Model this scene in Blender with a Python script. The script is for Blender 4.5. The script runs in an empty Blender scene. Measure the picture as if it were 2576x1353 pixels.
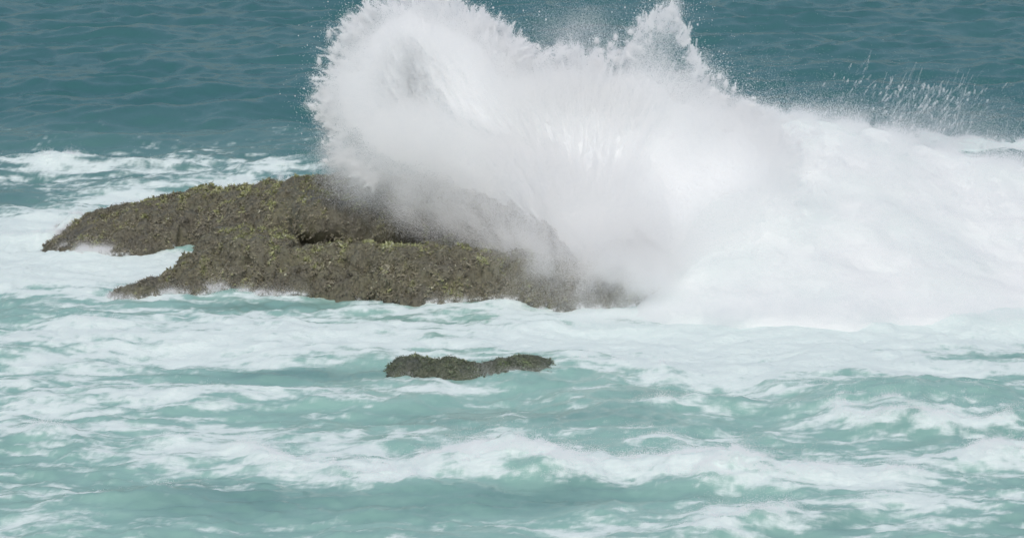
import bpy, math, random
import numpy as np

# ------------------------------------------------------------------ camera, sky, sun, exposure
scn = bpy.context.scene
W, HH = 2576.0, 1353.0                     # pixel frame in which positions were read off the photograph
CAM_H, PITCH, HFOV = 12.0, math.radians(10.0), math.radians(15.0)
FPX = (W / 2) / math.tan(HFOV / 2)
cam_d = bpy.data.cameras.new('camera'); cam = bpy.data.objects.new('camera', cam_d)
scn.collection.objects.link(cam); scn.camera = cam
cam.location = (0, 0, CAM_H); cam.rotation_euler = (math.pi / 2 - PITCH, 0, 0)
cam_d.sensor_fit = 'HORIZONTAL'; cam_d.angle = HFOV; cam_d.clip_start = 0.5; cam_d.clip_end = 20000

SUN_EL, SUN_AZ = math.radians(56), math.radians(186)   # azimuth clockwise from +Y (away from camera)
world = bpy.data.worlds.new('World'); scn.world = world; world.use_nodes = True
wn = world.node_tree; wn.nodes.clear()
sky = wn.nodes.new('ShaderNodeTexSky'); sky.sky_type = 'NISHITA'; sky.sun_disc = False
sky.sun_elevation = SUN_EL; sky.sun_rotation = SUN_AZ
sky.air_density = 1.25; sky.dust_density = 4.0; sky.ozone_density = 0.8
bg = wn.nodes.new('ShaderNodeBackground'); bg.inputs['Strength'].default_value = 0.12
wo = wn.nodes.new('ShaderNodeOutputWorld')
wn.links.new(sky.outputs[0], bg.inputs[0]); wn.links.new(bg.outputs[0], wo.inputs[0])
sd = bpy.data.lights.new('sun', 'SUN'); sd.energy = 1.1; sd.angle = math.radians(35); sd.color = (1.0, 0.97, 0.92)
sun = bpy.data.objects.new('sun', sd); scn.collection.objects.link(sun)
sun.rotation_euler = (math.pi / 2 - SUN_EL, 0, math.pi - SUN_AZ)
scn.view_settings.view_transform = 'Standard'; scn.view_settings.look = 'None'
scn.view_settings.gamma = 1.0; scn.view_settings.use_curve_mapping = False
scn.view_settings.exposure = -0.07
scn.render.engine = 'CYCLES'
scn.cycles.use_denoising = True
scn.cycles.max_bounces = 26; scn.cycles.diffuse_bounces = 24; scn.cycles.glossy_bounces = 3
scn.cycles.transmission_bounces = 4; scn.cycles.transparent_max_bounces = 8

RNG = np.random.default_rng(7)
CP, SP = math.cos(PITCH), math.sin(PITCH)

# ------------------------------------------------------------------ pixel <-> place
def at_z(u, v, z=0.0):
    """point at height z seen at photo position (u, v)"""
    a = (np.asarray(u, float) - W / 2) / FPX; b = -(np.asarray(v, float) - HH / 2) / FPX
    dy = CP + b * SP; dz = -SP + b * CP
    t = (z - CAM_H) / dz
    return a * t, dy * t
def at_y(u, v, y):
    a = (np.asarray(u, float) - W / 2) / FPX; b = -(np.asarray(v, float) - HH / 2) / FPX
    dy = CP + b * SP; dz = -SP + b * CP
    t = y / dy
    return a * t, CAM_H + dz * t
def to_px(x, y, z=0.0):
    zz = z - CAM_H
    dep = y * CP - zz * SP; up = y * SP + zz * CP
    return W / 2 + FPX * x / dep, HH / 2 - FPX * up / dep

# ------------------------------------------------------------------ noise (numpy)
TAB = RNG.random(1 << 16).astype(np.float32)
def _h(ix, iy, iz=0):
    return TAB[((ix * 73856093) ^ (iy * 19349663) ^ (iz * 83492791)) & 0xFFFF]
def vn2(x, y):
    fx = np.floor(x); fy = np.floor(y); tx = (x - fx).astype(np.float32); ty = (y - fy).astype(np.float32)
    ix = fx.astype(np.int64); iy = fy.astype(np.int64)
    tx = tx * tx * tx * (tx * (tx * 6 - 15) + 10); ty = ty * ty * ty * (ty * (ty * 6 - 15) + 10)
    a = _h(ix, iy); b = _h(ix + 1, iy); c = _h(ix, iy + 1); d = _h(ix + 1, iy + 1)
    return (a + (b - a) * tx) * (1 - ty) + (c + (d - c) * tx) * ty
def vn3(x, y, z):
    fx = np.floor(x); fy = np.floor(y); fz = np.floor(z)
    tx = (x - fx).astype(np.float32); ty = (y - fy).astype(np.float32); tz = (z - fz).astype(np.float32)
    ix = fx.astype(np.int64); iy = fy.astype(np.int64); iz = fz.astype(np.int64)
    tx = tx * tx * (3 - 2 * tx); ty = ty * ty * (3 - 2 * ty); tz = tz * tz * (3 - 2 * tz)
    def pl(k):
        a = _h(ix, iy, k); b = _h(ix + 1, iy, k); c = _h(ix, iy + 1, k); d = _h(ix + 1, iy + 1, k)
        return (a + (b - a) * tx) * (1 - ty) + (c + (d - c) * tx) * ty
    p = pl(iz); return p + (pl(iz + 1) - p) * tz
def fbm2(x, y, s, octv=4, gain=0.5, seed=0.0):
    """-1..1"""
    o = 0; a = 1.0; n = 0
    ca, sa = math.cos(0.6), math.sin(0.6)
    x = x / s + seed * 17.3; y = y / s - seed * 9.1
    for k in range(octv):
        o = o + a * (vn2(x, y) * 2 - 1); n += a; a *= gain
        x, y = (x * ca - y * sa) * 2.03 + 11.7, (x * sa + y * ca) * 2.03 + 5.3
    return o / n
def ridge2(x, y, s, octv=4, gain=0.5, seed=0.0):
    """0..1, bright thin ridges"""
    o = 0; a = 1.0; n = 0
    ca, sa = math.cos(0.9), math.sin(0.9)
    x = x / s + seed * 13.1; y = y / s - seed * 7.7
    for k in range(octv):
        o = o + a * (1 - np.abs(vn2(x, y) * 2 - 1)) ** 2; n += a; a *= gain
        x, y = (x * ca - y * sa) * 2.1 + 3.7, (x * sa + y * ca) * 2.1 + 8.3
    return o / n
def fbm3(x, y, z, s, octv=3, gain=0.5, seed=0.0):
    o = 0; a = 1.0; n = 0
    x = x / s + seed * 17.3; y = y / s - seed * 9.1; z = z / s + seed * 4.7
    for k in range(octv):
        o = o + a * (vn3(x, y, z) * 2 - 1); n += a; a *= gain
        x, y, z = y * 2.03 + 11.7, z * 2.03 + 5.3, x * 2.03 + 2.9
    return o / n
def sst(a, b, x):
    t = np.clip((x - a) / (b - a), 0, 1); return t * t * (3 - 2 * t)

# ------------------------------------------------------------------ object helpers
def grid_mesh(name, X, Y, Z, attrs=None, keep=None):
    ny, nx = X.shape
    co = np.stack([X, Y, Z], -1).reshape(-1, 3).astype(np.float32)
    i = np.arange(ny * nx).reshape(ny, nx)
    q = np.stack([i[:-1, :-1], i[:-1, 1:], i[1:, 1:], i[1:, :-1]], -1).reshape(-1, 4)
    if keep is not None:
        k = keep[:-1, :-1] & keep[:-1, 1:] & keep[1:, 1:] & keep[1:, :-1]
        q = q[k.reshape(-1)]
    return poly_mesh(name, co, q, attrs)
def poly_mesh(name, co, faces, attrs=None, smooth=True):
    co = np.asarray(co, np.float32); faces = np.asarray(faces)
    n = faces.shape[1]
    used = np.unique(faces); 
    if len(used) < len(co):
        remap = np.full(len(co), -1, np.int64); remap[used] = np.arange(len(used))
        faces = remap[faces]; co = co[used]
        if attrs: attrs = {k: a.reshape(-1)[used] for k, a in attrs.items()}
    m = bpy.data.meshes.new(name)
    m.vertices.add(len(co)); m.vertices.foreach_set('co', co.ravel())
    m.loops.add(faces.size); m.loops.foreach_set('vertex_index', faces.ravel().astype(np.int32))
    m.polygons.add(len(faces)); m.polygons.foreach_set('loop_start', (np.arange(len(faces)) * n).astype(np.int32))
    if attrs:
        for k, a in attrs.items():
            at = m.attributes.new(k, 'FLOAT', 'POINT'); at.data.foreach_set('value', np.asarray(a, np.float32).ravel())
    m.update(calc_edges=True)
    if smooth: m.polygons.foreach_set('use_smooth', np.ones(len(faces), bool))
    return m
def link(name, data, mat=None, parent=None, **props):
    o = bpy.data.objects.new(name, data); scn.collection.objects.link(o)
    if mat is not None: data.materials.append(mat)
    if parent is not None:
        o.parent = parent; o.location = (-parent.location[0], -parent.location[1], -parent.location[2])
    for k, v in props.items(): o[k] = v
    return o
def thing(name, label, category, loc, group=None):
    o = bpy.data.objects.new(name, None); scn.collection.objects.link(o)
    o.location = loc; o.empty_display_size = 0.3; o['label'] = label; o['category'] = category
    if group: o['group'] = group
    return o
def drops_group():
    g = bpy.data.node_groups.new('water_drops', 'GeometryNodeTree')
    g.interface.new_socket('Geometry', in_out='INPUT', socket_type='NodeSocketGeometry')
    g.interface.new_socket('Material', in_out='INPUT', socket_type='NodeSocketMaterial')
    g.interface.new_socket('Geometry', in_out='OUTPUT', socket_type='NodeSocketGeometry')
    a = g.nodes.new('NodeGroupInput'); b = g.nodes.new('NodeGroupOutput')
    r = g.nodes.new('GeometryNodeInputNamedAttribute'); r.data_type = 'FLOAT'; r.inputs['Name'].default_value = 'size'
    p = g.nodes.new('GeometryNodeMeshToPoints'); s = g.nodes.new('GeometryNodeSetMaterial')
    g.links.new(a.outputs[0], p.inputs['Mesh']); g.links.new(r.outputs['Attribute'], p.inputs['Radius'])
    g.links.new(p.outputs[0], s.inputs['Geometry']); g.links.new(a.outputs[1], s.inputs['Material'])
    g.links.new(s.outputs[0], b.inputs[0]); return g
DROPS = drops_group()
NPTS = [0]
def drops(name, pts, size, mat, parent=None, **props):
    """a cloud of water drops, each a little sphere of its own size"""
    pts = np.asarray(pts, np.float32); m = bpy.data.meshes.new(name)
    m.vertices.add(len(pts)); m.vertices.foreach_set('co', pts.ravel())
    at = m.attributes.new('size', 'FLOAT', 'POINT'); at.data.foreach_set('value', np.broadcast_to(size, len(pts)).astype(np.float32))
    o = link(name, m, mat, parent, **props); NPTS[0] += len(pts)
    md = o.modifiers.new('drops', 'NODES'); md.node_group = DROPS
    md[[i.identifier for i in DROPS.interface.items_tree if i.name == 'Material'][0]] = mat
    return o

# ------------------------------------------------------------------ materials
def new_mat(name):
    m = bpy.data.materials.new(name); m.use_nodes = True; t = m.node_tree; t.nodes.clear()
    return m, t, t.nodes.new('ShaderNodeOutputMaterial')
def N(t, kind, **kw):
    n = t.nodes.new(kind)
    for k, v in kw.items():
        if k in n.inputs: n.inputs[k].default_value = v
        else: setattr(n, k, v)
    return n
def math_n(t, op, a, b=None, clamp=False):
    n = t.nodes.new('ShaderNodeMath'); n.operation = op; n.use_clamp = clamp
    for i, s in enumerate((a, b)):
        if s is None: continue
        if hasattr(s, 'links'): t.links.new(s, n.inputs[i])
        else: n.inputs[i].default_value = s
    return n.outputs[0]
def mix_col(t, f, a, b):
    n = t.nodes.new('ShaderNodeMix'); n.data_type = 'RGBA'
    for s, i in ((f, 0), (a, 6), (b, 7)):
        if hasattr(s, 'links'): t.links.new(s, n.inputs[i])
        else: n.inputs[i].default_value = s if i == 0 else (*s, 1)
    return n.outputs[2]

def water_material():
    m, t, out = new_mat('sea_water')
    fo = N(t, 'ShaderNodeAttribute', attribute_name='foam').outputs['Fac']
    mi = N(t, 'ShaderNodeAttribute', attribute_name='milk').outputs['Fac']
    geo = t.nodes.new('ShaderNodeNewGeometry')
    mp = N(t, 'ShaderNodeMapping'); mp.inputs['Scale'].default_value = (.55, 1, 1); t.links.new(geo.outputs['Position'], mp.inputs[0])
    n1 = N(t, 'ShaderNodeTexNoise', Scale=3.2, Detail=6.0, Roughness=0.62, Distortion=0.7); t.links.new(mp.outputs[0], n1.inputs['Vector'])
    n2 = N(t, 'ShaderNodeTexNoise', Scale=15.0, Detail=6.0, Roughness=0.65, Distortion=0.5); t.links.new(mp.outputs[0], n2.inputs['Vector'])
    # foam edge broken up by fine noise
    s = math_n(t, 'ADD', math_n(t, 'MULTIPLY', math_n(t, 'SUBTRACT', n1.outputs['Fac'], 0.5), 0.75),
               math_n(t, 'MULTIPLY', math_n(t, 'SUBTRACT', n2.outputs['Fac'], 0.5), 1.0))
    edge = math_n(t, 'MULTIPLY', fo, math_n(t, 'SUBTRACT', 1.0, fo))
    f2 = math_n(t, 'ADD', fo, math_n(t, 'MULTIPLY', s, math_n(t, 'MULTIPLY', edge, 5.0)), clamp=True)
    n0 = N(t, 'ShaderNodeTexNoise', Scale=.16, Detail=4.0, Roughness=0.6); t.links.new(mp.outputs[0], n0.inputs['Vector'])
    deep = mix_col(t, n0.outputs['Fac'], (0.036, 0.127, 0.135), (0.055, 0.166, 0.168))
    pale = mix_col(t, n1.outputs['Fac'], (0.225, 0.43, 0.38), (0.36, 0.565, 0.51))
    col = mix_col(t, mi, deep, pale)
    bump = N(t, 'ShaderNodeBump', Strength=0.35, Distance=0.03)
    n3 = N(t, 'ShaderNodeTexNoise', Scale=5.0, Detail=5.0, Roughness=0.55); t.links.new(mp.outputs[0], n3.inputs['Vector'])
    t.links.new(n3.outputs['Fac'], bump.inputs['Height'])
    w = N(t, 'ShaderNodeBsdfPrincipled', Roughness=0.27, IOR=1.33); t.links.new(col, w.inputs['Base Color'])
    t.links.new(bump.outputs[0], w.inputs['Normal'])
    b2 = N(t, 'ShaderNodeBump', Strength=0.6, Distance=0.05); t.links.new(n2.outputs['Fac'], b2.inputs['Height'])
    fcol = mix_col(t, n2.outputs['Fac'], (0.67, 0.82, 0.80), (0.82, 0.90, 0.89))
    fm = N(t, 'ShaderNodeBsdfPrincipled', Roughness=0.8, IOR=1.33); t.links.new(fcol, fm.inputs['Base Color'])
    fm.inputs['Specular IOR Level'].default_value = 0.2
    t.links.new(b2.outputs[0], fm.inputs['Normal'])
    mx = N(t, 'ShaderNodeMixShader'); t.links.new(f2, mx.inputs[0]); t.links.new(w.outputs[0], mx.inputs[1]); t.links.new(fm.outputs[0], mx.inputs[2])
    t.links.new(mx.outputs[0], out.inputs[0]); return m
def spray_material(name, col=(0.985, 0.992, 0.995), trans=0.45):
    m, t, out = new_mat(name)
    d = N(t, 'ShaderNodeBsdfDiffuse', Color=(*col, 1)); r = N(t, 'ShaderNodeBsdfTranslucent', Color=(*col, 1))
    mx = N(t, 'ShaderNodeMixShader'); mx.inputs[0].default_value = trans
    t.links.new(d.outputs[0], mx.inputs[1]); t.links.new(r.outputs[0], mx.inputs[2]); t.links.new(mx.outputs[0], out.inputs[0])
    return m
def white_material(name='aerated_whitewater', c0=(0.66, 0.77, 0.76), c1=(0.87, 0.865, 0.88)):
    m, t, out = new_mat(name)
    geo = t.nodes.new('ShaderNodeNewGeometry')
    n = N(t, 'ShaderNodeTexNoise', Scale=0.55, Detail=5.0, Roughness=0.6); t.links.new(geo.outputs['Position'], n.inputs['Vector'])
    c = mix_col(t, n.outputs['Fac'], c0, c1)
    d = N(t, 'ShaderNodeBsdfDiffuse'); t.links.new(c, d.inputs[0])
    n2 = N(t, 'ShaderNodeTexNoise', Scale=5.0, Detail=5.0, Roughness=0.6); t.links.new(geo.outputs['Position'], n2.inputs['Vector'])
    b = N(t, 'ShaderNodeBump', Strength=0.3, Distance=0.08); t.links.new(n2.outputs['Fac'], b.inputs['Height']); t.links.new(b.outputs[0], d.inputs['Normal'])
    t.links.new(d.outputs[0], out.inputs[0]); return m
def rock_material(name='weedy_rock', mul=(1, 1, 1)):
    m, t, out = new_mat(name)
    geo = t.nodes.new('ShaderNodeNewGeometry')
    n = N(t, 'ShaderNodeTexNoise', Scale=1.1, Detail=6.0, Roughness=0.65); t.links.new(geo.outputs['Position'], n.inputs['Vector'])
    n2 = N(t, 'ShaderNodeTexNoise', Scale=14.0, Detail=6.0, Roughness=0.7); t.links.new(geo.outputs['Position'], n2.inputs['Vector'])
    r = N(t, 'ShaderNodeValToRGB'); t.links.new(n.outputs['Fac'], r.inputs[0])
    e = r.color_ramp.elements; e[0].position = 0.35; e[0].color = (0.14, 0.132, 0.110, 1); e[1].position = 0.65; e[1].color = (0.20, 0.195, 0.12, 1)
    for k in e: k.color = (*[a * b for a, b in zip(k.color[:3], mul)], 1)
    c = mix_col(t, math_n(t, 'MULTIPLY', n2.outputs['Fac'], 0.7), r.outputs[0], (0.09, 0.082, 0.066))
    b = N(t, 'ShaderNodeBump', Strength=0.8, Distance=0.05); t.links.new(n2.outputs['Fac'], b.inputs['Height'])
    p = N(t, 'ShaderNodeBsdfPrincipled', Roughness=0.42); t.links.new(c, p.inputs['Base Color']); t.links.new(b.outputs[0], p.inputs['Normal'])
    t.links.new(p.outputs[0], out.inputs[0]); return m
def weed_material(name='seaweed', mul=(1, 1, 1)):
    m, t, out = new_mat(name)
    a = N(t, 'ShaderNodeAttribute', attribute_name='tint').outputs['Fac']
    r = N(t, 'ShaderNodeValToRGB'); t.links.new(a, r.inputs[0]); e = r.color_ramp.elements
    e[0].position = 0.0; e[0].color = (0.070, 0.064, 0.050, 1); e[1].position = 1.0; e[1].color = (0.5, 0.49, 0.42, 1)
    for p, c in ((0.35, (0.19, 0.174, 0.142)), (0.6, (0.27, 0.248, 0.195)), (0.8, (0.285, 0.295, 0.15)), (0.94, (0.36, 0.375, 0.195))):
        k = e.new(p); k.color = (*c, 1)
    p = N(t, 'ShaderNodeBsdfPrincipled', Roughness=0.42); t.links.new(r.outputs[0], p.inputs['Base Color'])
    for k in e: k.color = (*[a * b for a, b in zip(k.color[:3], mul)], 1)
    t.links.new(p.outputs[0], out.inputs[0]); return m

M_WATER = water_material(); M_WHITE = white_material(); M_CORE = white_material('dense_spray', (.84, .875, .885), (.89, .91, .92)); M_ROCK = rock_material('weedy_rock', (1.02, 1.05, .97)); M_WEED = weed_material('seaweed', (1.02, 1.05, .97)); M_ROCK2 = rock_material('wet_green_rock', (.72, .92, .80)); M_WEED2 = weed_material('green_algae', (.74, .98, .80))
M_SPRAY = spray_material('airborne_spray')

# ------------------------------------------------------------------ the sea
def lerp_px(pairs):
    p = np.array(pairs, float); return lambda u: np.interp(u, p[:, 0], p[:, 1])
# crest lines of the near waves: (u, v) along the crest, then height (m) along it
CRESTS = [
    # pts (u,v,height), front half-width m, back half-width m, foam strength
    ([(820, 1200, 0.0), (1000, 1175, .18), (1130, 1132, .32), (1280, 1092, .50), (1420, 1130, .38), (1620, 1138, .36), (1850, 1115, .46), (1990, 1148, .30), (2200, 1185, .16), (2420, 1190, .04)], 1.9, 1.5, 1.0),
    ([(300, 1120, 0.0), (440, 1095, .16), (560, 1105, .08), (700, 1150, .14), (860, 1190, .12), (1000, 1200, .0)], .9, .8, .55),
    ([(1380, 1365, 0.0), (1560, 1345, .14), (1800, 1310, .20), (2000, 1280, .18), (2250, 1255, .14), (2600, 1255, .1)], 1.3, 1.2, .65),
    ([(1880, 1055, 0.0), (2080, 1040, .16), (2330, 1018, .34), (2480, 1045, .24), (2640, 1035, .16)], 1.0, 1.4, .55),
    ([(1900, 985, 0.0), (2120, 972, .26), (2320, 962, .34), (2460, 975, .2), (2650, 980, .1)], 1.8, 1.4, .0),
    ([(1300, 1000, 0.0), (1500, 988, .2), (1680, 985, .28), (1800, 1005, .1), (1900, 1015, .0)], 1.8, 1.4, .0),
    ([(2150, 1140, 0.0), (2350, 1130, .2), (2576, 1125, .22), (2750, 1130, .15)], .9, 1.1, .6),
    ([(-60, 1060, .1), (200, 1075, .14), (420, 1085, .1), (600, 1100, 0)], .9, .9, .35),
    ([(-80, 1250, .0), (200, 1235, .12), (500, 1210, .18), (820, 1215, .12), (1000, 1240, 0)], 1.4, 1.2, .3),
    ([(-60, 402, .08), (120, 394, .16), (300, 408, .14), (520, 412, .10), (700, 402, .16), (860, 398, .14), (1000, 400, .0)], 1.3, 1.3, .6),
    ([(-120, 610, .05), (60, 590, .15), (120, 568, .32), (190, 535, .42), (300, 520, .42), (430, 492, .42), (560, 467, .46), (690, 440, .5), (745, 440, .1)], .8, .6, 1.3),
    ([(2200, 350, .0), (2400, 357, .3), (2600, 352, .36), (2850, 350, .3)], 1.6, 1.6, .9),
]
# where the photograph shows foam on the surface: u, v, half-width, half-height, strength
FOAM = [
    (250, 670, 420, 62, 1.6), (40, 640, 160, 90, 1.4), (150, 560, 110, 50, 1.0), (330, 505, 150, 26, .9), (560, 462, 150, 20, .9),
    (250, 470, 380, 70, .20), (120, 410, 200, 16, .3), (620, 425, 230, 22, .35), (60, 520, 120, 50, .1),
    (400, 838, 700, 42, .78), (1300, 850, 700, 62, 1.0), (2000, 850, 600, 95, 1.35), (2450, 800, 350, 60, 1.2), (1750, 930, 420, 45, .85),
    (150, 900, 380, 60, .55), (650, 885, 300, 35, .45), (100, 990, 300, 60, .40), (500, 985, 350, 45, .35), (1050, 985, 120, 14, .5),
    (2150, 925, 330, 30, .55), (2480, 935, 200, 20, .4), (1900, 985, 200, 30, .35),
    (1600, 1060, 700, 60, .16), (2250, 1060, 380, 50, .40), (800, 1150, 500, 60, .38), (250, 1150, 350, 80, .30), (480, 1095, 120, 25, .35),
    (2100, 1230, 500, 60, .45), (2300, 1190, 350, 40, .25), (1700, 1310, 330, 30, .35), (2450, 1320, 250, 60, .35), (2100, 1330, 160, 30, .05), (1100, 1335, 420, 22, .35), (80, 1330, 160, 18, .25), (500, 1335, 90, 9, .3),
    (700, 752, 420, 8, .45), (1150, 775, 300, 8, .5), (1450, 790, 260, 12, .4), (600, 785, 700, 14, .3), (1180, 948, 190, 5, .5),
    (2460, 375, 200, 30, .5),
]
DARK = [(1380, 1268, 480, 34, .85), (600, 1290, 500, 40, .28), (720, 932, 300, 13, .9), (1150, 928, 260, 12, .5), (450, 765, 600, 12, .28), (1050, 800, 320, 9, .2),
        (1100, 1040, 240, 30, .25), (1650, 1000, 140, 26, .5), (2250, 985, 200, 26, .5), (2400, 1085, 220, 22, .35), (2090, 1320, 170, 30, .3), (70, 500, 130, 40, .42), (60, 750, 90, 10, .5), (2520, 895, 120, 16, .5)]

def crest_field(x, y):
    h = np.zeros_like(x); f = np.zeros_like(x)
    for pts, wf, wb, fo in CRESTS:
        P = np.array(pts); cx, cy = at_z(P[:, 0], P[:, 1], P[:, 2] * 0.9)
        o = np.argsort(cx); cx, cy, ch = cx[o], cy[o], P[o, 2]
        sel = (x > cx[0] - 1) & (x < cx[-1] + 1) & (y > cy.min() - 4 * wf) & (y < cy.max() + 4 * wb)
        xs, ys = x[sel], y[sel]
        wob = 0.30 * fbm2(xs, ys * 0.4, 1.3, 3, seed=2.0)
        yc = np.interp(xs, cx, cy) + wob
        A = np.interp(xs, cx, ch, left=0, right=0) * .68 * (1 + 0.6 * fbm2(xs, ys * .3, 0.8, 3, seed=5.0))
        d = ys - yc
        prof = np.where(d < 0, np.exp(-(d / (wf * .55)) ** 2), np.exp(-(np.abs(d) / (wb * .6)) ** 1.6))
        h[sel] += A * prof
        amp = sst(0.0, 0.25, np.interp(xs, cx, ch, left=0, right=0))
        band = np.exp(-((d + 0.12) / np.where(d < -.12, .72, .55)) ** 2)
        h[sel] += fo * amp * band * (.02 + .09 * np.abs(fbm2(xs, ys * .7, .35, 4, .6, seed=7)))
        f[sel] = np.maximum(f[sel], fo * amp * band * np.clip(1.1 + .9 * fbm2(xs, ys * .5, .9, 4, .55, seed=13), .3, 1.5))
    return h, f

WAVES = []
_r = random.Random(4)
for k in range(46):
    lam = 0.45 * (5.0 / 0.45) ** _r.random(); th = _r.gauss(0.15, 0.8) - math.pi / 2
    WAVES.append((lam, math.cos(th), math.sin(th), _r.random() * 6.283, 0.006 * lam ** 0.9))
def sea_state(x, y):
    """height, foam, milk at places on the sea"""
    u, v = to_px(x, y)
    wx = x + 0.35 * fbm2(x, y, 2.2, 2, seed=8); wy = y + 0.35 * fbm2(x, y, 2.2, 2, seed=9)
    off = sst(70, 82, y - 9 * (1 - sst(-5, -2.5, x)) * sst(60, 70, y) + 1.5 * fbm2(x, y, 6, 2, seed=3))      # open water behind the reef
    h = np.zeros_like(x)
    fade = np.exp(-np.maximum(np.hypot(x, y - 80) - 120, 0) / 120)
    for lam, cx, cy, ph, a in WAVES:
        k = 6.28319 / lam
        s = np.sin(k * (wx * cx + wy * cy) + ph)
        h += a * (s + 0.15 * s * s) * (0.55 + 0.6 * off)
    turb = (1 - off)
    h += turb * (0.13 * fbm2(wx * .7, wy, 1.5, 5, .58, seed=1) + 0.10 * (ridge2(wx * .65, wy, .8, 5, .58, seed=4) - .45))
    h += off * (0.08 * fbm2(x * .55, y, 0.7, 5, .62, seed=6) + .06 * fbm2(x * .4, y, 3.0, 2, .5, seed=17))
    ch, cf = crest_field(x, y)
    h = h * fade + ch
    d = np.zeros_like(x); dk = np.zeros_like(x)
    uu = u + 55 * fbm2(x, y, 2.5, 3, seed=11); vv = v + 14 * fbm2(x, y, 2.0, 3, seed=12)
    for (a, b, sa, sb, w) in FOAM: d += w * np.exp(-((uu - a) / sa) ** 2 * 1.2 - ((vv - b) / sb) ** 2 * 1.2)
    for (a, b, sa, sb, w) in DARK: dk += w * np.exp(-((uu - a) / sa) ** 2 * 1.2 - ((vv - b) / sb) ** 2 * 1.2)
    base = 0.23 * turb * sst(30, 48, y)
    lace = ridge2(wx * .45, wy, .42, 5, .62, seed=14) - 0.47
    blot = fbm2(wx * .6, wy, 1.6, 6, .62, seed=15)
    dens = base + d * .85 - dk + cf
    fine = fbm2(wx * .5, wy, .22, 4, .65, seed=16)
    f = sst(0.27, 0.94, dens + (0.95 * lace + 0.6 * blot + .75 * fine) * sst(-.1, .25, dens))
    f = np.clip(f, 0, 1)
    milk = np.clip(turb * (1 - .75 * sst(69.5, 73, y)) * (0.94 + 0.5 * blot - 0.65 * np.clip(dk, 0, .8)) + 0.5 * np.clip(d, 0, 1) , 0, 1)
    side = sst(20, 60, np.abs(x))
    return h, f * (1 - .7 * side), milk

def axis(core, grow, limit):
    out = list(core); step = core[1] - core[0]
    while out[-1] < limit: step *= grow; out.append(out[-1] + step)
    return out
xs = np.arange(0, 13.6, 0.0265); xs = np.array(axis(list(xs), 1.13, 9000)); xs = np.concatenate([-xs[:0:-1], xs])
ys = [43.0]
while ys[-1] < 128: ys.append(ys[-1] + 0.072 * (ys[-1] / 45.0) ** 1.25)
step = ys[-1] - ys[-2]
while ys[-1] < 15000: step *= 1.14; ys.append(ys[-1] + step)
yl = [43.0]; step = 0.12
while yl[-1] > -3000: step *= 1.16; yl.append(yl[-1] - step)
ys = np.array(yl[:0:-1] + ys)
GX, GY = np.meshgrid(xs, ys)
SH, SF, SM = sea_state(GX.ravel(), GY.ravel())
SH = SH.reshape(GX.shape); 

# the breaking wave to the right of the rock: a mound of whitewater
RIDGE = np.array([(1560, 600), (1640, 420), (1700, 330), (1770, 300), (1850, 285), (1950, 300), (2050, 312), (2150, 322), (2250, 345), (2350, 385), (2450, 405), (2576, 428), (2750, 450), (3000, 520), (3300, 640), (3500, 690)], float)
RY = 70.0
rx, rz = at_y(RIDGE[:, 0], RIDGE[:, 1], RY); rz = np.maximum(rz, 0)
FRONT = np.array([(1540, 800), (1700, 812), (1900, 835), (2150, 840), (2400, 815), (2576, 795), (3000, 760), (3500, 720)], float)
fx, fy = at_z(FRONT[:, 0], FRONT[:, 1])
def mound(x, y):
    A = np.interp(x, rx, rz, left=0, right=0); yf = np.interp(x, fx, fy)
    t = np.clip((y - yf) / (RY - yf), 0, 1.0)
    fr = A * (0.62 * t ** 0.75 + 0.38 * sst(0, 1, t))
    bk = A * np.exp(-np.maximum(y - RY, 0) ** 2 / 1.6)
    h = np.where(y < RY, fr, bk) 
    b = 0.20 * fbm2(x, y * .8, 1.6, 3, .45, seed=21) + 0.05 * np.abs(fbm2(x, y, .6, 3, .5, seed=22))
    return h + b * sst(0, .7, h) - 0.12 * (1 - sst(0, .12, h))

sea_mesh = grid_mesh('water', GX, GY, SH, {'foam': SF, 'milk': SM})
link('water', sea_mesh, M_WATER, kind='structure')
def sea_h(x, y):
    return sea_state(np.asarray(x, float), np.asarray(y, float))[0]

# ------------------------------------------------------------------ rocks
def rise(t): t = np.clip(t, 0, None); return 1 - np.exp(-t * (1 + t))
fe = np.array([(285, 766), (400, 758), (520, 748), (620, 746), (680, 752), (820, 752), (925, 757), (985, 768), (1060, 772), (1200, 768), (1290, 767), (1400, 773), (1650, 778), (1720, 778)], float)
fex, fey = at_z(fe[:, 0], fe[:, 1])
fa = np.array([(275, 0), (290, .08), (350, .20), (390, .27), (440, .34), (470, .60), (500, .80), (600, .86), (760, .86), (900, .86), (1100, .86), (1250, .88), (1330, .88), (1450, .72), (1600, .48), (1690, .2), (1730, 0)], float)
fax = at_z(fa[:, 0], 755)[0]
re = np.array([(110, 650), (150, 655), (300, 652), (400, 645), (480, 638), (560, 650), (650, 665), (760, 672), (1000, 675), (1300, 665), (1500, 650)], float)
rex, rey = at_z(re[:, 0], re[:, 1])
ra = np.array([(108, 0), (125, .07), (180, .20), (270, .44), (330, .56), (400, .66), (500, .80), (600, .96), (680, 1.14), (760, 1.32), (870, 1.40), (1000, 1.36), (1150, 1.2), (1300, .9), (1500, .3), (1560, 0)], float)
rax = at_z(ra[:, 0], 620)[0]
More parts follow.
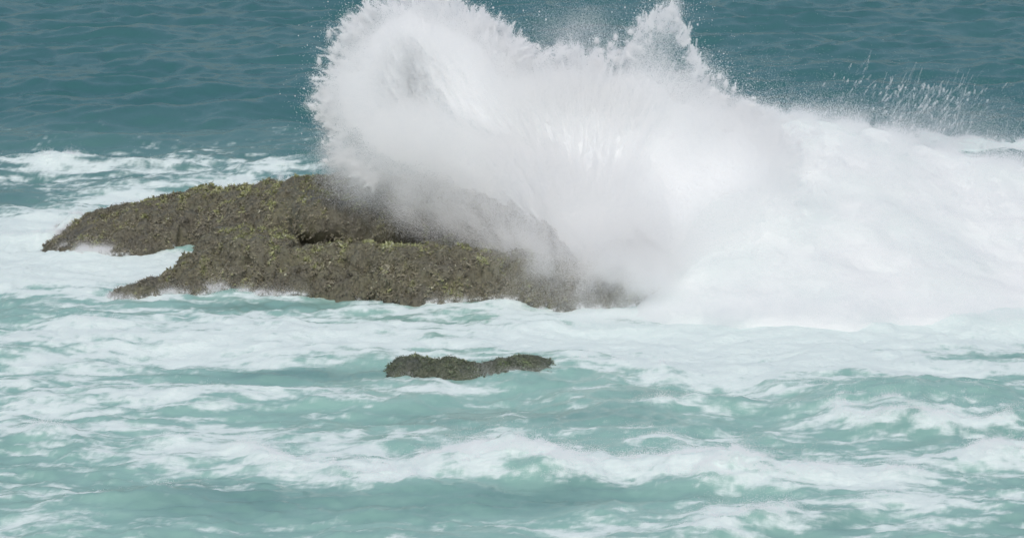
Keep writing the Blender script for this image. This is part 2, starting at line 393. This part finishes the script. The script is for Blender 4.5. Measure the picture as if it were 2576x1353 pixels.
def outcrop(x, y):
    xx = x + 0.10 * fbm2(x, y, .5, 3, seed=31); yy = y + 0.34 * fbm2(x, y, .9, 5, .55, seed=32)
    A = np.interp(xx, fax, fa[:, 1], left=0, right=0); yf = np.interp(xx, fex, fey); d = yy - yf
    back = np.interp(xx, [-7.0, -6.1, -5.7, -5.3, -4.6], [0.9, 1.3, 1.9, 3.0, 7.0])
    A = np.maximum(A - .14 * sst(.3, .8, A), 0); h1 = A * rise(d / (np.interp(xx, [-6.2, -5.2, -4.2, -3.3], [.7, 2.3, 1.7, .85]) + .25 * fbm2(x, y, 1.2, 2, seed=37))) * (1 - 0.32 * sst(1.0, 2.6, d) * sst(-4.6, -3.8, x) - .12 * sst(1.0, 2.4, d)) * (1 - sst(back - .5, back + .4, d))
    A2 = np.interp(xx, rax, ra[:, 1], left=0, right=0); A2 = A2 - .12 * sst(.2, .8, A2); yr = np.interp(xx, rex, rey); d2 = yy - yr
    low = np.interp(xx, [-5.6, -4.6, -3.6], [0, .60, .88]) * np.minimum(A2, 1)       # where the rear tier starts on the front tier
    h2 = np.where(d2 > 0, low * (1 - np.exp(-np.maximum(d2, 0) / .10)) + (A2 - low) * rise(d2 / 1.25), 0) * (1 - sst(2.6, 4.6, d2))
    h = np.maximum(h1, h2)
    gap = sst(-5.3, -4.9, x) * (1 - sst(-4.0, -3.4, x)) * sst(.4, 1.2, d) * (1 - sst(0, .8, d2))
    h = np.maximum(h, gap * (.88 * np.minimum(A, 1)))
    g = np.exp(-((d2 + 0.10) / .22) ** 2) * sst(-4.4, -3.7, x) * (1 - sst(-2.0, -1.2, x))
    h = h - 0.5 * g
    ins = sst(0.02, .3, h)
    h = h + ins * ((.10 + .10 * (1 - sst(67.5, 69, y))) * fbm2(x, y, 1.2, 4, .55, seed=33) + 0.09 * (ridge2(x, y, .45, 4, .55, seed=34) - .4) + .05 * fbm2(x, y, .16, 3, .6, seed=35) + .10 * (.5 - np.abs(fbm2(x, y * .6, .30, 2, .5, seed=38))))
    return h - 0.35 * (1 - sst(0, .10, h))
def lip(x, y):
    d2 = y + 0.34 * fbm2(x, y, .9, 5, .55, seed=32) - np.interp(x, rex, rey)
    return -.65 * sst(.05, .16, d2) * (1 - sst(.25, 1.5, d2)) * sst(-4.3, -3.5, x) * (1 - sst(-1.6, -1.0, x)) * (.8 + .5 * fbm2(x, x * 0, .6, 3, seed=44))
def heights_rock(name, fn, x0, x1, y0, y1, st, parent, rel=1.0, mat=None, shift=None):
    X, Y = np.meshgrid(np.arange(x0, x1, st), np.arange(y0, y1, st))
    Z = fn(X.ravel(), Y.ravel()).reshape(X.shape)
    gy, gx = np.gradient(Z, st)
    # overhang and knobbliness: shove the steep faces sideways a little
    k = rel * (0.05 * fbm3(X.ravel(), Y.ravel(), Z.ravel() * 2, .12, 3, .6, seed=36) + .26 * (.40 - np.abs(fbm3(X.ravel(), Y.ravel() * .55, Z.ravel() * .8, .21, 3, .5, seed=39)))).reshape(X.shape)
    s = np.sqrt(1 + gx ** 2 + gy ** 2); k = k * (.5 + .5 * sst(1.15, 1.7, s))
    X2 = X - gx / s * k; Y2 = Y - gy / s * k; Z2 = Z + k / s
    if shift is not None: Y2 = Y2 + shift(X.ravel(), Y.ravel()).reshape(X.shape)
    kp = Z > -0.33
    m = grid_mesh(name, X2, Y2, Z2, None, kp)
    return link(name, m, mat or M_ROCK, parent), (X2, Y2, Z2, gx, gy)
def weed(name, data, n, parent, size=(.016, .042), seed=0, zmin=-.02, shift=0.0, mat=None):
    rg = np.random.default_rng(seed); X, Y, Z, gx, gy = data
    s = np.sqrt(1 + gx ** 2 + gy ** 2); wgt = (s * (Z > zmin)).ravel(); 
    idx = rg.choice(wgt.size, n, p=wgt / wgt.sum())
    P = np.stack([X.ravel()[idx], Y.ravel()[idx], Z.ravel()[idx]], -1) + rg.normal(0, .012, (n, 3))
    Nn = np.stack([-gx.ravel()[idx], -gy.ravel()[idx], np.ones(n)], -1); Nn /= np.linalg.norm(Nn, axis=1, keepdims=True)
    big = fbm2(P[:, 0], P[:, 1] + P[:, 2], .9, 3, seed=41)
    clump = fbm2(P[:, 0], P[:, 1] * .35 + P[:, 2] * .7, .20, 4, .6, seed=42)
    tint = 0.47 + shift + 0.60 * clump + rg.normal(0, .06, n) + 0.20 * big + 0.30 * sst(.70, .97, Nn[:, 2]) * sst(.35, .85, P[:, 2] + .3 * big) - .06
    tint = np.where(rg.random(n) < .012, 1.0, np.clip(tint, 0, .93))  # a few tufts coloured pale as painted wet glints
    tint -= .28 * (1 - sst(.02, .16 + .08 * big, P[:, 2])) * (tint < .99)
    nb = 3; V = []; T = []
    L = rg.uniform(size[0], size[1], n) * np.clip(1 + 1.2 * clump, .4, 2.2)
    for b in range(nb):
        d = Nn * rg.uniform(.2, .8, (n, 1)) + rg.normal(0, .5, (n, 3)); d[:, 2] -= rg.uniform(.0, .9, n)
        inw = np.minimum((d * Nn).sum(1), 0.15) - 0.15; d -= Nn * inw[:, None]
        d /= np.linalg.norm(d, axis=1, keepdims=True)
        side = np.cross(d, Nn + rg.normal(0, .4, (n, 3))); side /= np.linalg.norm(side, axis=1, keepdims=True) + 1e-6
        w = (L * rg.uniform(.2, .4, n))[:, None]; l = (L * rg.uniform(.7, 1.3, n))[:, None]
        V.append(np.stack([P - d * .01 + side * w, P - d * .01 - side * w, P + d * l], 1)); T.append(np.repeat((tint + rg.normal(0, .04, n))[:, None], 3, 1))
    V = np.concatenate(V).reshape(-1, 3); T = np.concatenate(T).reshape(-1)
    F = np.arange(len(V)).reshape(-1, 3)
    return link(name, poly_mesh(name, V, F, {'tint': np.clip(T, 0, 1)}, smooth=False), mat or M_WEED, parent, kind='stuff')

rg0 = np.random.default_rng(3)
big_rock = thing('rock_outcrop', 'large two-tiered brown rock ledge covered in olive seaweed under the bursting wave', 'rock', (-2.7, 68.0, 0))
rk, data = heights_rock('rock_ledge', outcrop, -8.6, 3.6, 63.4, 76.0, .036, big_rock, shift=lip)
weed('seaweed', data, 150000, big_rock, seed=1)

n = 2600; tq = rg0.random(n); u = np.interp(tq, [0, .2, .45, .6, .8, 1], [913, 918, 922, 932, 925, 921]) + rg0.normal(0, 1.6 + 5 * tq ** 3, n); v = 672 + 74 * tq
yy = np.interp(v, [672, 746], [66.3, 65.35]); tx, tz = at_y(u, v, yy - .12)
drops('water_trickle', np.stack([tx, yy - .12, tz], -1), .008, M_SPRAY, big_rock, kind='stuff')

sil = np.array([(960, 940, 0), (985, 0, .06), (1020, 0, .24), (1055, 0, .34), (1085, 0, .28), (1105, 0, .20), (1130, 0, .32), (1165, 0, .28), (1215, 0, .13), (1240, 0, .15), (1262, 0, .21), (1290, 0, .20), (1325, 0, .25), (1365, 0, .20), (1410, 0, .07), (1440, 0, 0)], float)
six = at_z(sil[:, 0], 935)[0]; siy = float(at_z(1200, 958)[1]); sil[:, 2] *= .70; sil[9:, 2] *= 1.35; six -= .05
def reef(x, y):
    xx = x + .05 * fbm2(x, y, .25, 3, seed=51); A = np.interp(xx, six, sil[:, 2], left=0, right=0)
    yc = siy + 0.55 + .12 * np.sin(x * 3.1); d = (y - yc + .14 * fbm2(x, y, .5, 3, seed=52)) / .62
    h = A * np.clip(1 - d * d, 0, None) ** .6
    h = h + sst(0, .15, h) * (.05 * fbm2(x, y, .35, 4, .6, seed=53) + .05 * (ridge2(x, y, .22, 3, seed=54) - .4))
    return h - .35 * (1 - sst(0, .06, h))
low_rock = thing('reef_rock', 'small low humped green-brown rock awash in foam in front of the ledge', 'rock', (-.5, siy + .55, 0))
rk2, data2 = heights_rock('rock_hump', reef, float(six[0]) - .2, float(six[-1]) + .2, siy - .5, siy + 1.7, .018, low_rock, .45, M_ROCK2)
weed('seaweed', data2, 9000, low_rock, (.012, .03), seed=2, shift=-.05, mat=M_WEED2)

rgw = np.random.default_rng(9); C = []
for dt, n in ((data, 800000), (data2, 14000)):
    X, Y, Z, gx, gy = dt; sh = sea_h(X.ravel(), Y.ravel()).reshape(X.shape) if X.size < 3e5 else 0
    w = np.exp(-((Z - sh - .01) / .035) ** 2).ravel() * sst(-.05, .3, fbm2(X.ravel(), Y.ravel(), .7, 4, .6, seed=58)); i = rgw.choice(w.size, n, p=w / w.sum())
    q = np.stack([X.ravel()[i], Y.ravel()[i] - .03, Z.ravel()[i]], -1) + rgw.normal(0, .03, (n, 3)) * rgw.exponential(1, (n, 1)); C.append(q)
C = np.concatenate(C)
drops('shore_wash', C, rgw.uniform(.001, .0022, len(C)), M_SPRAY, None, kind='stuff', label='white wash of foam lapping round the feet of the rocks', category='foam')

# ------------------------------------------------------------------ breaking wave (right): whitewater mound, foam spatter
bw = thing('breaking_wave', 'wide rolling mound of white broken water right of the rock', 'wave', (6.0, 68.0, 0))
MX, MY = np.meshgrid(np.arange(1.2, 16.5, .045), np.arange(61.5, 73.5, .05))
MZ = mound(MX.ravel(), MY.ravel()).reshape(MX.shape)
link('whitewater', grid_mesh('whitewater', MX, MY, MZ, None, MZ > -.11), M_WHITE, bw)
def on_grid(X, Y, Z, n, jit, rg, wfun=None):
    w = np.ones(X.size) if wfun is None else wfun.ravel(); i = rg.choice(w.size, n, p=w / w.sum())
    st = X[0, 1] - X[0, 0]
    return np.stack([X.ravel()[i], Y.ravel()[i], Z.ravel()[i]], -1) + rg.uniform(-st, st, (n, 3)) + jit(n)
rg = np.random.default_rng(11)
def fuzz(scale):
    def j(n):
        r = rg.normal(0, 1, (n, 3)) * scale; r[:, 2] = np.abs(r[:, 2]); return r * rg.exponential(1, (n, 1))
    return j
gyM, gxM = np.gradient(MZ, .05, .045)
mw = (MZ > 0.0) * (0.3 + np.clip(MZ, 0, 3) * .5 + 2.5 * np.exp(-((MY - RY) / .6) ** 2))
P = on_grid(MX, MY, MZ, 2200000, fuzz(.12), rg, mw)
k = fbm3(P[:, 0], P[:, 1], P[:, 2], .45, 3, seed=61) > -.12
P = P[k]; drops('foam_spatter', P, rg.uniform(.0012, .0034, len(P)), M_SPRAY, bw, kind='stuff')

# loose froth flung off the crests of the smaller waves
sub = (GX > -13) & (GX < 13) & (GY > 44) & (GY < 100)
wq = np.where(sub, SF.reshape(GX.shape) ** 2 * sst(.10, .32, SH), 0) + 1e-12
i = rg.choice(wq.size, 650000, p=(wq / wq.sum()).ravel())
P = np.stack([GX.ravel()[i], GY.ravel()[i], SH.ravel()[i]], -1) + fuzz(.03)(len(i)) + rg.uniform(-.03, .03, (len(i), 3))
k = fbm3(P[:, 0], P[:, 1], P[:, 2], .3, 3, seed=62) > -.05
drops('crest_froth', P[k], rg.uniform(.0012, .0032, int(k.sum())), M_SPRAY, None, kind='stuff', label='white froth flung off the crests of the small foreground waves', category='froth')

# ------------------------------------------------------------------ the splash: silhouette in the plane of the plume, thickness about it
PY = 68.4
def lean(x, z): return PY + .15 * np.sin(x) + np.interp(x, [-1.6, .6], [.85, .45]) * (z - 2.2) - 2.4 * sst(-1.6, .6, x) * (1 - sst(.5, 2.6, z))     # leans back as it rises; its foot stands in front of the ledge
CON = np.array([(925, 455), (868, 412), (832, 350), (812, 290), (808, 235), (825, 170), (852, 105), (892, 45), (950, 0), (1060, -25), (1150, 5), (1225, 50), (1290, 100), (1345, 128),
                (1420, 122), (1500, 140), (1575, 128), (1612, 70), (1640, 25), (1690, 18), (1722, 60), (1745, 130), (1775, 195), (1850, 250), (1950, 300), (2000, 380), (2000, 520), (1900, 600), (1800, 650),
                (1740, 700), (1690, 730), (1610, 680), (1560, 690), (1500, 740), (1430, 735), (1390, 670), (1335, 618), (1240, 580), (1125, 540), (1040, 505), (980, 475)], float)
cy = np.full(len(CON), PY)
for _ in range(12): cx, cz = at_y(CON[:, 0], CON[:, 1], cy); cy = .5 * cy + .5 * lean(cx, cz)
cz = np.maximum(cz, -.1)
RX = np.arange(-4.2, 6.2, .03); RZ = np.arange(-.3, 5.6, .03)
QX, QZ = np.meshgrid(RX, RZ)
def poly_sd(px, pz, cx, cz):
    """signed distance, positive inside, and index of the nearest edge"""
    n = len(cx); best = np.full(px.shape, 1e9); ins = np.zeros(px.shape, bool); bi = np.zeros(px.shape, int)
    for i in range(n):
        ax, az, bx, bz = cx[i], cz[i], cx[(i + 1) % n], cz[(i + 1) % n]
        ex, ez = bx - ax, bz - az; t = np.clip(((px - ax) * ex + (pz - az) * ez) / (ex * ex + ez * ez), 0, 1)
        d = np.hypot(px - ax - t * ex, pz - az - t * ez); m = d < best; best[m] = d[m]; bi[m] = i
        c = ((az > pz) != (bz > pz)) & (px < (bx - ax) * (pz - az) / (bz - az + 1e-12) + ax); ins ^= c
    return np.where(ins, best, -best), bi
SD, BI = poly_sd(QX, QZ, cx, cz)
def samp(G, x, z):
    i = np.clip((x - RX[0]) / .03, 0, len(RX) - 1.001); j = np.clip((z - RZ[0]) / .03, 0, len(RZ) - 1.001)
    i0 = i.astype(int); j0 = j.astype(int); a = i - i0; b = j - j0
    return (G[j0, i0] * (1 - a) + G[j0, i0 + 1] * a) * (1 - b) + (G[j0 + 1, i0] * (1 - a) + G[j0 + 1, i0 + 1] * a) * b
def at_lean(u, v):
    y = PY
    for _ in range(15): x, z = at_y(u, v, y); y = .5 * y + .5 * float(lean(x, z))
    return x, z
hx, hz = at_lean(1040, 205); HOL = np.exp(-((QX - hx) / .62) ** 2 - ((QZ - hz) / .70) ** 2) * np.clip(.75 + .9 * fbm2(QX * 1.6 + QZ * .8, QZ * .5 - QX * .25, .35, 4, .6, seed=75), .1, 1.3)      # hollow inside the curl
sx_, sz_ = at_lean(1690, 110)
THIN = np.exp(-((QX - sx_) / .6) ** 2 - ((QZ - sz_) / .75) ** 2)                                  # thin side jet
lowsoft = ((BI >= 29) | (BI <= 1)).astype(float)                                                # lower edge: soft mist
CORE0 = .42 + .08 * lowsoft + .8 * THIN
core_s = SD - CORE0 - .26 * fbm2(QX, QZ, .6, 4, .55, seed=71) 
TH = (.85 * np.sqrt(np.clip(core_s, 0, 2.2)) * (1 - lowsoft) + lowsoft * .62 * np.clip(core_s, 0, 2.2)) * (1 - .35 * HOL)
for _ in range(30): TH[1:-1, 1:-1] = (TH[1:-1, 1:-1] + TH[:-2, 1:-1] + TH[2:, 1:-1] + TH[1:-1, :-2] + TH[1:-1, 2:]) / 5
by = lean(QX, QZ)
ca_, sa_ = math.cos(.85), math.sin(.85)
QS, QT = QX * ca_ - QZ * sa_, QX * sa_ + QZ * ca_                     # along / across the throw
bil = .55 * fbm2(QS * .5, QT, 1.2, 3, .42, seed=72) + .10 * np.abs(fbm2(QS * .6, QT, .5, 3, .5, seed=73))
amp = sst(0, .6, core_s)
FY = by - TH * (1 + 0) + bil * amp + 1.5 * HOL * amp
BY = by + TH - .2 * fbm2(QX, QZ, .9, 3, seed=74) * amp
BY = np.maximum(BY, FY + .0)
sp = thing('wave_splash', 'tall white burst of spray thrown up over the rock ledge', 'splash', (1.0, PY, 0))
keep = core_s > 0
mf = np.concatenate([np.stack([QX, FY, QZ], -1).reshape(-1, 3), np.stack([QX, BY, QZ], -1).reshape(-1, 3)])
ii = np.arange(QX.size).reshape(QX.shape); kq = keep[:-1, :-1] & keep[:-1, 1:] & keep[1:, 1:] & keep[1:, :-1]
q1 = np.stack([ii[:-1, :-1], ii[:-1, 1:], ii[1:, 1:], ii[1:, :-1]], -1)[kq]
q2 = np.stack([ii[:-1, :-1], ii[1:, :-1], ii[1:, 1:], ii[:-1, 1:]], -1)[kq] + QX.size
link('water_core', poly_mesh('water_core', mf, np.concatenate([q1, q2])), M_CORE, sp)

# mist: drops about the core, denser inward, torn by 3D noise stretched along the throw
OX, OZ = at_y(1420, 740, PY)
def mist(n, seed, edge_lo, edge_hi, rmin, rmax, thr, name):
    rg = np.random.default_rng(seed)
    x = rg.uniform(RX[0], RX[-1], n); z = rg.uniform(RZ[0], RZ[-1], n)
    s = samp(SD, x, z); ls = samp(lowsoft, x, z); th = samp(THIN, x, z); ho = samp(HOL, x, z)
    ok = s > -.75; x, z, s, ls, th, ho = x[ok], z[ok], s[ok], ls[ok], th[ok], ho[ok]; m = len(x)
    T = .28 + .8 * np.sqrt(np.clip(s, 0, 2.2))
    y = lean(x, z) + T * np.clip(rg.normal(-.35, .75, m), -1.35, 1.2)
    ang = np.arctan2(z - OZ, x - OX); rad = np.hypot(z - OZ, x - OX)
    ns = fbm3(ang * 5.5, y * .9, rad * .75, .42, 4, .58, seed=81)
    lo = edge_lo - .50 * ls; hi = edge_hi + .35 * ls + .25 * th
    p = (1 - .45 * sst(.45, 1.1, s) * (1 - ls)) * sst(lo, hi, s + .48 * ns) * (1 - .35 * ls * (1 - sst(.0, .6, s))) * (1 - .78 * th) * (1 - .55 * np.minimum(ho, 1))
    ok = (rg.random(m) < p * sst(thr - .25, thr + .2, ns + .9 * np.clip(s, 0, 1)))
    ok &= z > 0.02
    pts = np.stack([x, y, z], -1)[ok]
    return drops(name, pts, rg.uniform(rmin, rmax, len(pts)) * (1 - .15 * (ls[ok] > .5) * (s[ok] < .6)), M_SPRAY, sp, kind='stuff')
mist(12000000, 5, -.12, .42, .0015, .0038, -.15, 'spray_mist')

# fine mist hanging along the lower edge and over the ledge
rg = np.random.default_rng(17)
low = list(range(29, len(CON))) + [0, 1, 2]
n = 2200000; q = rg.uniform(0, len(low) - 1.001, n); a = np.array(low)[q.astype(int)]; b = np.array(low)[q.astype(int) + 1]; f = q - q.astype(int)
x = cx[a] * (1 - f) + cx[b] * f; z = cz[a] * (1 - f) + cz[b] * f
x += rg.normal(.03, .19, n); z += rg.normal(.0, .22, n)
y = lean(x, z) - .25 + rg.normal(0, .4, n)
k = fbm3(x, y, z, .8, 3, seed=83) + rg.normal(0, .22, n) > -.02; k &= z > .05
P1 = np.stack([x, y, z], -1)[k]
for uc, vc, su, sv, yc, n in ((1540, 690, 115, 50, 64.4, 1000000), (1650, 725, 60, 30, 64.2, 420000), (1700, 620, 60, 110, 65.2, 250000), (1775, 430, 75, 95, 67.2, 600000), (1980, 560, 170, 120, 66.0, 500000), (1850, 800, 220, 24, 62.8, 700000), (2350, 800, 260, 26, 62.8, 700000)):
    u = rg.normal(uc, su, n); v = rg.normal(vc, sv, n); y = rg.normal(yc, .35, n); x, z = at_y(u, v, y)
    k = (z > .04) & (fbm3(x, y, z, .6, 3, seed=84) + rg.normal(0, .2, n) > .0)
    P1 = np.concatenate([P1, np.stack([x, y, z], -1)[k]])
drops('drifting_mist', P1, .0013, M_SPRAY, sp, kind='stuff')

# jets thrown out of the rim
def jets(rg, origins, dirs, lens, npts, spread, rad):
    out = []; rr = []
    for o, d, l in zip(origins, dirs, lens):
        k = int(npts * (.5 + rg.random())); t = rg.random(k) ** .8
        p = o + d * (t * l)[:, None]; p[:, 2] -= .10 * l * t * t
        p += rg.normal(0, 1, (k, 3)) * (spread * (1 - .75 * t))[:, None]
        out.append(p); rr.append(rad * (.5 + rg.random(k)) * (1 - .35 * t))
    return np.concatenate(out), np.concatenate(rr)
rg = np.random.default_rng(21); O = []; D = []; L = []
segs = [(0, 9, 330, .13), (9, 13, 240, .20), (13, 17, 90, .16), (17, 22, 120, .14), (22, 26, 90, .16)]
for a, b, n, ln in segs:
    for _ in range(n):
        s = rg.uniform(a, b); i = int(s); f = s - i
        px = cx[i] + (cx[i + 1] - cx[i]) * f; pz = cz[i] + (cz[i + 1] - cz[i]) * f
        c0 = (at_y(1130, 330, PY) if i < 14 else at_y(1600, 560, PY))
        d = np.array([px - c0[0], 0, pz - c0[1]]); d /= np.linalg.norm(d); d = d + rg.normal(0, .34, 3) * np.array([1, 1.6, 1]); d[2] += .15; d /= np.linalg.norm(d)
        O.append(np.array([px, lean(px, pz) + rg.normal(-.1, .35), pz]) - d * rg.uniform(.05, .35)); D.append(d); L.append((.05 + ln * math.exp(rg.normal(0, .75))) * (.35 + 1.5 * float(vn2(np.array([s * 2.3]), np.array([.5]))[0]) ** 1.5)); L[-1] = min(L[-1], .42)
for _ in range(1100):                                                    # long feathery strands fanning up the face of the plume
    th = rg.uniform(math.radians(66), math.radians(128)); r0 = rg.uniform(1.6, 3.4)
    px = OX + .4 + r0 * math.cos(th); pz = OZ + .4 + r0 * math.sin(th)
    if float(samp(SD, np.array([px]), np.array([pz]))[0]) < .15: continue
    d = np.array([math.cos(th), rg.normal(-.12, .12), math.sin(th)]); d /= np.linalg.norm(d)
    O.append(np.array([px, lean(px, pz) - rg.uniform(.3, .95), pz])); D.append(d); L.append(rg.uniform(.25, 1.0))
pts, rr = jets(rg, O, D, L, 420, .026, .0034)
n = 2600; i = rg.integers(1, 26, n); px = cx[i] + rg.normal(0, .28, n); pz = cz[i] + rg.normal(.1, .25, n)       # loose big drops
pts = np.concatenate([pts, np.stack([px, lean(px, pz) + rg.normal(0, .5, n), pz], -1)]); rr = np.concatenate([rr, rg.exponential(.0025, n) + .002])
drops('spray_jet', pts, rr, M_SPRAY, sp, kind='stuff')

# ragged clumps along the rim
C = []; R = []
for a, b, n in ((0, 9, 70), (9, 13, 25), (13, 17, 40), (17, 22, 14), (22, 26, 40)):
    for _ in range(n):
        s = rg.uniform(a, b); i = int(s); f = s - i; px = cx[i] + (cx[i + 1] - cx[i]) * f; pz = cz[i] + (cz[i + 1] - cz[i]) * f
        c = np.array([px + rg.normal(0, .13), lean(px, pz) + rg.normal(-.1, .3), pz + rg.normal(-.05, .12)]); k = int(200 * 14 ** rg.random())
        w = .018 * 6 ** rg.random() ; q = rg.normal(0, 1, (k, 3)) * w * rg.uniform(.5, 1.5, 3) * rg.exponential(.8, (k, 1)); C.append(c + q); R.append(rg.uniform(.002, .005, k))
drops('spray_clump', np.concatenate(C), np.concatenate(R), M_SPRAY, sp, kind='stuff')
# thin veil drifting behind the saddle of the plume
n = 90000; u = rg.normal(1455, 75, n); v = 135 - np.abs(rg.normal(0, 60, n)); y = rg.normal(71, .5, n); x, z = at_y(u, v, y)
k = fbm3(x, y, z, .5, 3, seed=91) + rg.normal(0, .2, n) > .0
drops('drifting_veil', np.stack([x, y, z], -1)[k], .0022, M_SPRAY, sp, kind='stuff')

# ------------------------------------------------------------------ slanting droplet streaks at the far right
st = thing('flying_spray', 'thin slanting streaks of droplets flying above the right end of the breaking wave', 'spray', (8.0, 72.0, 0))
O = []; D = []; L = []; rg = np.random.default_rng(31)
for _ in range(330):
    u = rg.normal(2315, 95); v = rg.uniform(215, 365) if u > 2200 else rg.uniform(170, 330); y = rg.uniform(70.5, 73.5)
    x, z = at_y(u, v, y); d = np.array([.42 + rg.normal(0, .2), rg.normal(0, .1), 1.0]); d /= np.linalg.norm(d)
    O.append(np.array([float(x), y, float(z)])); D.append(d); L.append(.05 + rg.exponential(.13))
pts, rr = jets(rg, O, D, L, 110, .016, .0023)
n = 120000; u = rg.normal(2360, 130, n); v = 375 - np.abs(rg.normal(0, 60, n)); y = rg.uniform(70.5, 73.5, n); x, z = at_y(u, v, y)
pts = np.concatenate([pts, np.stack([x, y, z], -1)]); rr = np.concatenate([rr, rg.uniform(.0012, .002, n)])
drops('droplet_streak', pts, rr, M_SPRAY, st, kind='stuff')

print('drops', NPTS[0], 'tris', sum(len(o.data.polygons) * (1 if 'weed' in o.name else 2) for o in scn.objects if o.type == 'MESH'))
